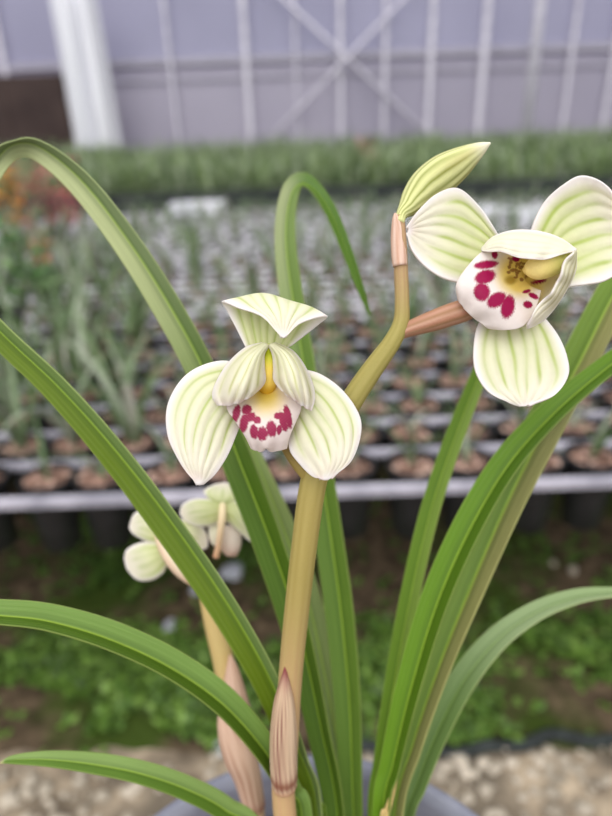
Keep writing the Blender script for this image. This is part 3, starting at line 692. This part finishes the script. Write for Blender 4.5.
# ------------------------------------------------------------------ second bench
Z2, Y2a, Y2b = .72, 5.35, 8.3
M_MESH = noise_mat('dark_mesh', (70, 80, 62), (104, 112, 92), 6, .8, .2)
b2 = thing('plant_bench', 'distant metal bench crowded with dense green plants before the plastic wall', 'bench', (0, Y2a, 0)); b2['_org'] = tuple(b2.location)
mb = MBX(); mb.box((-5, Y2a, Z2-.03), (5, Y2b, Z2)); mb.build('bench_top', M_MESH, b2)
mb = MBX(); mb.box((-5, Y2a-.02, Z2-.24), (5, Y2a-.001, Z2-.005)); mb.build('dark_gap_strip', M_EDGE, b2)  # added dark strip, stands in for the dark gap beneath the bench
for sx in (-4.9, -1.7, 1.7, 4.9):
    for y in (Y2a+.05, Y2b-.05):
        mb = MBX(); mb.box((sx-.03, y-.03, .001), (sx+.03, y+.03, Z2-.03)); mb.build('leg', M_STEEL, b2)
mb = MBX()
G2 = [lin(c) for c in ((116, 138, 90), (142, 160, 116), (88, 112, 70), (172, 182, 156), (126, 148, 88))]
y = Y2a+.02
while y < Y2b:
    x = -4.8
    while x < 4.8:
        dens = .5+.5*noise.noise(Vector((x*1.1, y*1.6, 8)))
        if random.random() < .55+.9*dens*dens or y > 6.6:
            hh = .10+.26*dens+.08*sm(6, 8, y)+.07*max(0, noise.noise(Vector((x*3, y*3, 1))))
            for i in range(9):
                strap(mb, (x+random.uniform(-.05, .05), y+random.uniform(-.05, .05), Z2), hh*random.uniform(.7, 1.3), random.random()*6.28, random.uniform(.05, .5), .018, random.choice(G2), 4, 1.2)
        x += .13
    y += .15
for i in range(420):
    x = random.uniform(-4.8, 4.8)
    if noise.noise(Vector((x*1.7, 4, 2))) > -.18:
        strap(mb, (x, Y2a+random.uniform(.0, .10), Z2), random.uniform(.12, .26), random.uniform(-2.6, -.5), random.uniform(.2, .9), .02, random.choice(G2), 4, 2.4)
tag(mb.build('bench_greenery', MBG, None, True, None, True), 'dense mass of green plants covering the distant bench', 'plants', None, 'stuff')
tray(197, 207, .42, .30, 'white tray on the bench behind the arching left leaf')
tray(560, 214, .60, .22, 'white tray at the far right edge of the first bench')
tray(470, 213, .42, .20, 'white tray seen between the bud and the right flower sepals')

# coloured plants at the left and centre
def bush(px, py, z, y, h_, w_, cols, name, label, cat, n=130, leafL=.05):
    p = ony(px, py, y); root = thing(name, label, cat, (p.x, y, z)); root['_org'] = tuple(root.location)
    mb = MBX(); mb.lathe([(.05, .0), (.065, .09), (.07, .095), (.07, .11), (.06, .11), (.055, .09)], 16, (p.x, y, z)); mb.build('pot', M_BLACK, root, True)
    mb = MBX(); mb.tube((p.x, y, z+.08), (p.x, y, z+h_*.6), .008, 8, lin((84, 70, 50))); mb.build('stem', MBG, root, True, None, True)
    mb = MBX()
    for i in range(n):
        a, r, t = random.random()*6.28, math.sqrt(random.random())*w_, random.random()
        leaflet(mb, (p.x+r*math.cos(a), y+r*math.sin(a), z+.13+(h_-.13)*t), leafL*random.uniform(.7, 1.3), random.random()*6.28, random.uniform(-.5, .9), lin(random.choice(cols)), .5)
    mb.build('foliage', MBG, root, False, None, True)
bush(48, 200, ZB, 3.6, .46, .17, [(196, 88, 94), (176, 70, 80), (210, 124, 122), (150, 90, 84)], 'red_leaf_plant', 'tall red-leaved potted plant on the bench at the far left', 'potted plant', 230)
bush(4, 180, ZB, 3.5, .45, .08, [(226, 160, 60), (210, 140, 50), (110, 120, 50)], 'yellow_flower_plant', 'orange-yellow plant at the left edge, left of the red-leaved plant', 'potted plant', 130)
bush(44, 280, ZB, 2.55, .26, .05, [(214, 116, 84), (196, 100, 76), (110, 120, 70)], 'orange_flower_plant', 'small orange flowering plant below the red-leaved plant', 'potted plant', 60, .03)
bush(366, 195, Z2, 5.7, .36, .07, [(196, 130, 124), (170, 110, 100), (120, 140, 90)], 'pink_flower_plant', 'pink-red flowering plant on the distant bench, left of the bud', 'potted plant', 90)
bush(6, 330, ZB, 1.95, .36, .16, [(74, 112, 54), (96, 136, 70), (120, 150, 92), (58, 92, 44)], 'bushy_green_plant', 'bushy green potted plant on the bench at the left picture edge', 'potted plant', 150, .07)

# ------------------------------------------------------------------ greenhouse end wall
YW = 9.3
m, nt, b = new_mat('wall_film'); N, L = nt.nodes, nt.links
tc = N.new('ShaderNodeTexCoord'); sp = N.new('ShaderNodeSeparateXYZ'); L.new(tc.outputs['Object'], sp.inputs[0])
nz = N.new('ShaderNodeTexNoise'); nz.inputs['Scale'].default_value = .7; L.new(tc.outputs['Object'], nz.inputs['Vector'])
r1 = N.new('ShaderNodeValToRGB'); e = r1.color_ramp.elements
ZT = ony(330, 57, YW).z
e[0].position = (ZT-.03)/6; e[0].color = (*lin((196, 191, 204)), 1); e[1].position = (ZT+.03)/6; e[1].color = (*lin((190, 188, 208)), 1)
mv = N.new('ShaderNodeMath'); mv.operation = 'DIVIDE'; mv.inputs[1].default_value = 6; L.new(sp.outputs['Z'], mv.inputs[0]); L.new(mv.outputs[0], r1.inputs['Fac'])
mx = N.new('ShaderNodeMix'); mx.data_type = 'RGBA'; mx.blend_type = 'MULTIPLY'; mx.inputs['Factor'].default_value = .5
r2 = N.new('ShaderNodeValToRGB'); r2.color_ramp.elements[0].position = .35; r2.color_ramp.elements[0].color = (.75, .75, .8, 1); r2.color_ramp.elements[1].position = .65
L.new(nz.outputs['Fac'], r2.inputs['Fac']); L.new(r1.outputs['Color'], mx.inputs['A']); L.new(r2.outputs['Color'], mx.inputs['B'])
L.new(mx.outputs['Result'], b.inputs['Base Color']); b.inputs['Roughness'].default_value = .55
tr = N.new('ShaderNodeBsdfTranslucent'); L.new(mx.outputs['Result'], tr.inputs['Color']); ms = N.new('ShaderNodeMixShader'); ms.inputs['Fac'].default_value = .4
L.new(b.outputs[0], ms.inputs[1]); L.new(tr.outputs[0], ms.inputs[2]); L.new(ms.outputs[0], N['Material Output'].inputs['Surface'])
M_FILM = m
mb = MBX(); mb.box((-9, YW, 0), (9, YW+.01, 5.5)); struct(mb.build('wall_back', M_FILM))
for nm, x in (('wall_left', -9), ('wall_right', 8.99)):
    mb = MBX(); mb.box((x, -3, 0), (x+.01, YW, 5.5)); struct(mb.build(nm, M_FILM))
M_RAIL = noise_mat('dull_rail', (164, 160, 172), (178, 174, 186), 6, .6, .3)
mb = MBX(); mb.box((-9, YW-.05, ZT-.03), (9, YW-.001, ZT+.05)); struct(mb.build('trim_1', M_RAIL))
ZT2 = ony(330, 74, YW).z
mb = MBX(); mb.box((-9, YW-.03, ZT2-.02), (9, YW-.001, ZT2+.02)); struct(mb.build('trim_2', M_RAIL))
PW = [(8, .10, 'leftmost pale steel post, in front of the brown cabinet'), (172, .06, 'faint steel post on the plastic wall, right of the white curtain'), (247, .11, 'bright steel post on the plastic wall, first one left of the crossed braces'),
      (296, .05, 'thin faint steel post just left of where the braces cross'), (340, .09, 'steel post running through the crossing of the braces'), (384, .08, 'steel post first to the right of the brace crossing'),
      (429, .11, 'steel post on the plastic wall directly above the bud'), (481, .13, 'wide faint steel post between the bud and the bright near post'), (567, .08, 'steel post on the wall right of the bright near post'), (609, .09, 'rightmost steel post on the wall at the picture edge')]
for px, w, lab in PW:
    p = ony(px, 70, YW); yy = YW-.05
    mb = MBX(); w *= .6; mb.box((p.x-w/2, yy-.06, 0), (p.x+w/2, yy-.001, 5.4)); tag(mb.build('steel_post', M_PALE, None, False, (p.x, yy-.03, 0)), lab, 'post', 'steel posts along the plastic wall')
p = ony(533, 70, 8.45); mb = MBX(); mb.tube((p.x, p.y, 0), (p.x, p.y, 5.4), .06, 16)
tag(mb.build('steel_post', M_PALE, None, True, (p.x, p.y, 0)), 'brightest round steel post standing behind the distant bench, upper right', 'post', 'steel posts along the plastic wall')
for (a, b_), lab in ((((285, 0), (432, 137)), 'diagonal brace falling from upper left to lower right'), (((402, 0), (272, 137)), 'diagonal brace falling from upper right to lower left')):
    A, Bq = ony(*a, YW-.15), ony(*b_, YW-.15); dv = Bq-A; A = A-dv*.6; Bq = A+(Bq-A)*((A.z-.02)/(A.z-Bq.z))
    mb = MBX(); mb.tube(A, Bq, .018, 10); tag(mb.build('brace_rod', M_PALE, None, True), lab + ' across the plastic wall', 'brace', 'crossed braces on the plastic wall')

# brown cabinet + bunched white curtain at the left
pa, pb = ony(-60, 74, 8.75), ony(62, 74, 8.75); tcab = thing('storage_cabinet', 'dark brown cabinet against the wall at the upper left', 'cabinet', ((pa.x+pb.x)/2, 8.9, 0)); tcab['_org'] = tuple(tcab.location)
mb = MBX(); mb.box((pa.x, 8.76, .001), (pb.x, 9.15, pb.z)); mb.build('cabinet_body', M_BROWN, tcab)
mid = (pa.x+pb.x)/2
for x0, x1 in ((pa.x+.02, mid-.005), (mid+.005, pb.x-.02)):
    mb = MBX(); mb.box((x0, 8.735, .08), (x1, 8.759, pb.z-.04)); mb.build('door', M_BROWN, tcab)
m, nt, b = new_mat('white_film'); b.inputs['Base Color'].default_value = (*lin((240, 240, 246)), 1); b.inputs['Roughness'].default_value = .45
nz = nt.nodes.new('ShaderNodeTexNoise'); nz.inputs['Scale'].default_value = 4; rp = nt.nodes.new('ShaderNodeValToRGB'); rp.color_ramp.elements[0].color = (*lin((244, 244, 250)), 1); rp.color_ramp.elements[1].color = (*lin((250, 250, 252)), 1)
nt.links.new(nz.outputs['Fac'], rp.inputs['Fac']); nt.links.new(rp.outputs['Color'], b.inputs['Base Color'])
tl, tr_, bl, br = ony(46, -20, 8.6), ony(92, -20, 8.6), ony(76, 165, 8.6), ony(122, 165, 8.6)
rows = []; cols = []
for i in range(20):
    u = i/19*1.25; row = []
    for j in range(60):
        v = j/59; p = tl.lerp(tr_, v).lerp(bl.lerp(br, v), u); p = p + Vector((0, .16*math.sin(v*13+u)+.04*math.sin(v*41), 0)); row.append(p); cols.append((1, 1, 1))
    rows.append(row)
v, f, c, _ = solid_grid(rows, cols, .004)
tag(mesh_obj('plastic_curtain', v, f, m), 'bunched white plastic curtain hanging beside the brown cabinet', 'curtain')

# ------------------------------------------------------------------ light
w = bpy.data.worlds.new('sky'); bpy.context.scene.world = w; w.use_nodes = True; nt = w.node_tree; N, L = nt.nodes, nt.links
bg = N['Background']; tc = N.new('ShaderNodeTexCoord'); sp = N.new('ShaderNodeSeparateXYZ'); L.new(tc.outputs['Generated'], sp.inputs[0])
r = N.new('ShaderNodeValToRGB'); e = r.color_ramp.elements; e[0].position = 0; e[0].color = (.62, .63, .68, 1); e[1].position = .9; e[1].color = (1, 1, 1, 1)
L.new(sp.outputs['Z'], r.inputs['Fac']); L.new(r.outputs['Color'], bg.inputs['Color']); bg.inputs['Strength'].default_value = 1.35
s = bpy.data.lights.new('sun', 'SUN'); s.energy = 1.5; s.angle = math.radians(50); s.color = (1, .98, .95)
so = bpy.data.objects.new('sun', s); C.objects.link(so); so.rotation_euler = (math.radians(38), math.radians(-14), 0)

for o in C.objects:
    if '_org' in o: del o['_org']
vs_ = bpy.context.scene.view_settings
vs_.view_transform = 'Standard'; vs_.look = 'None'; vs_.gamma = 1; vs_.use_curve_mapping = False; vs_.exposure = 0.14
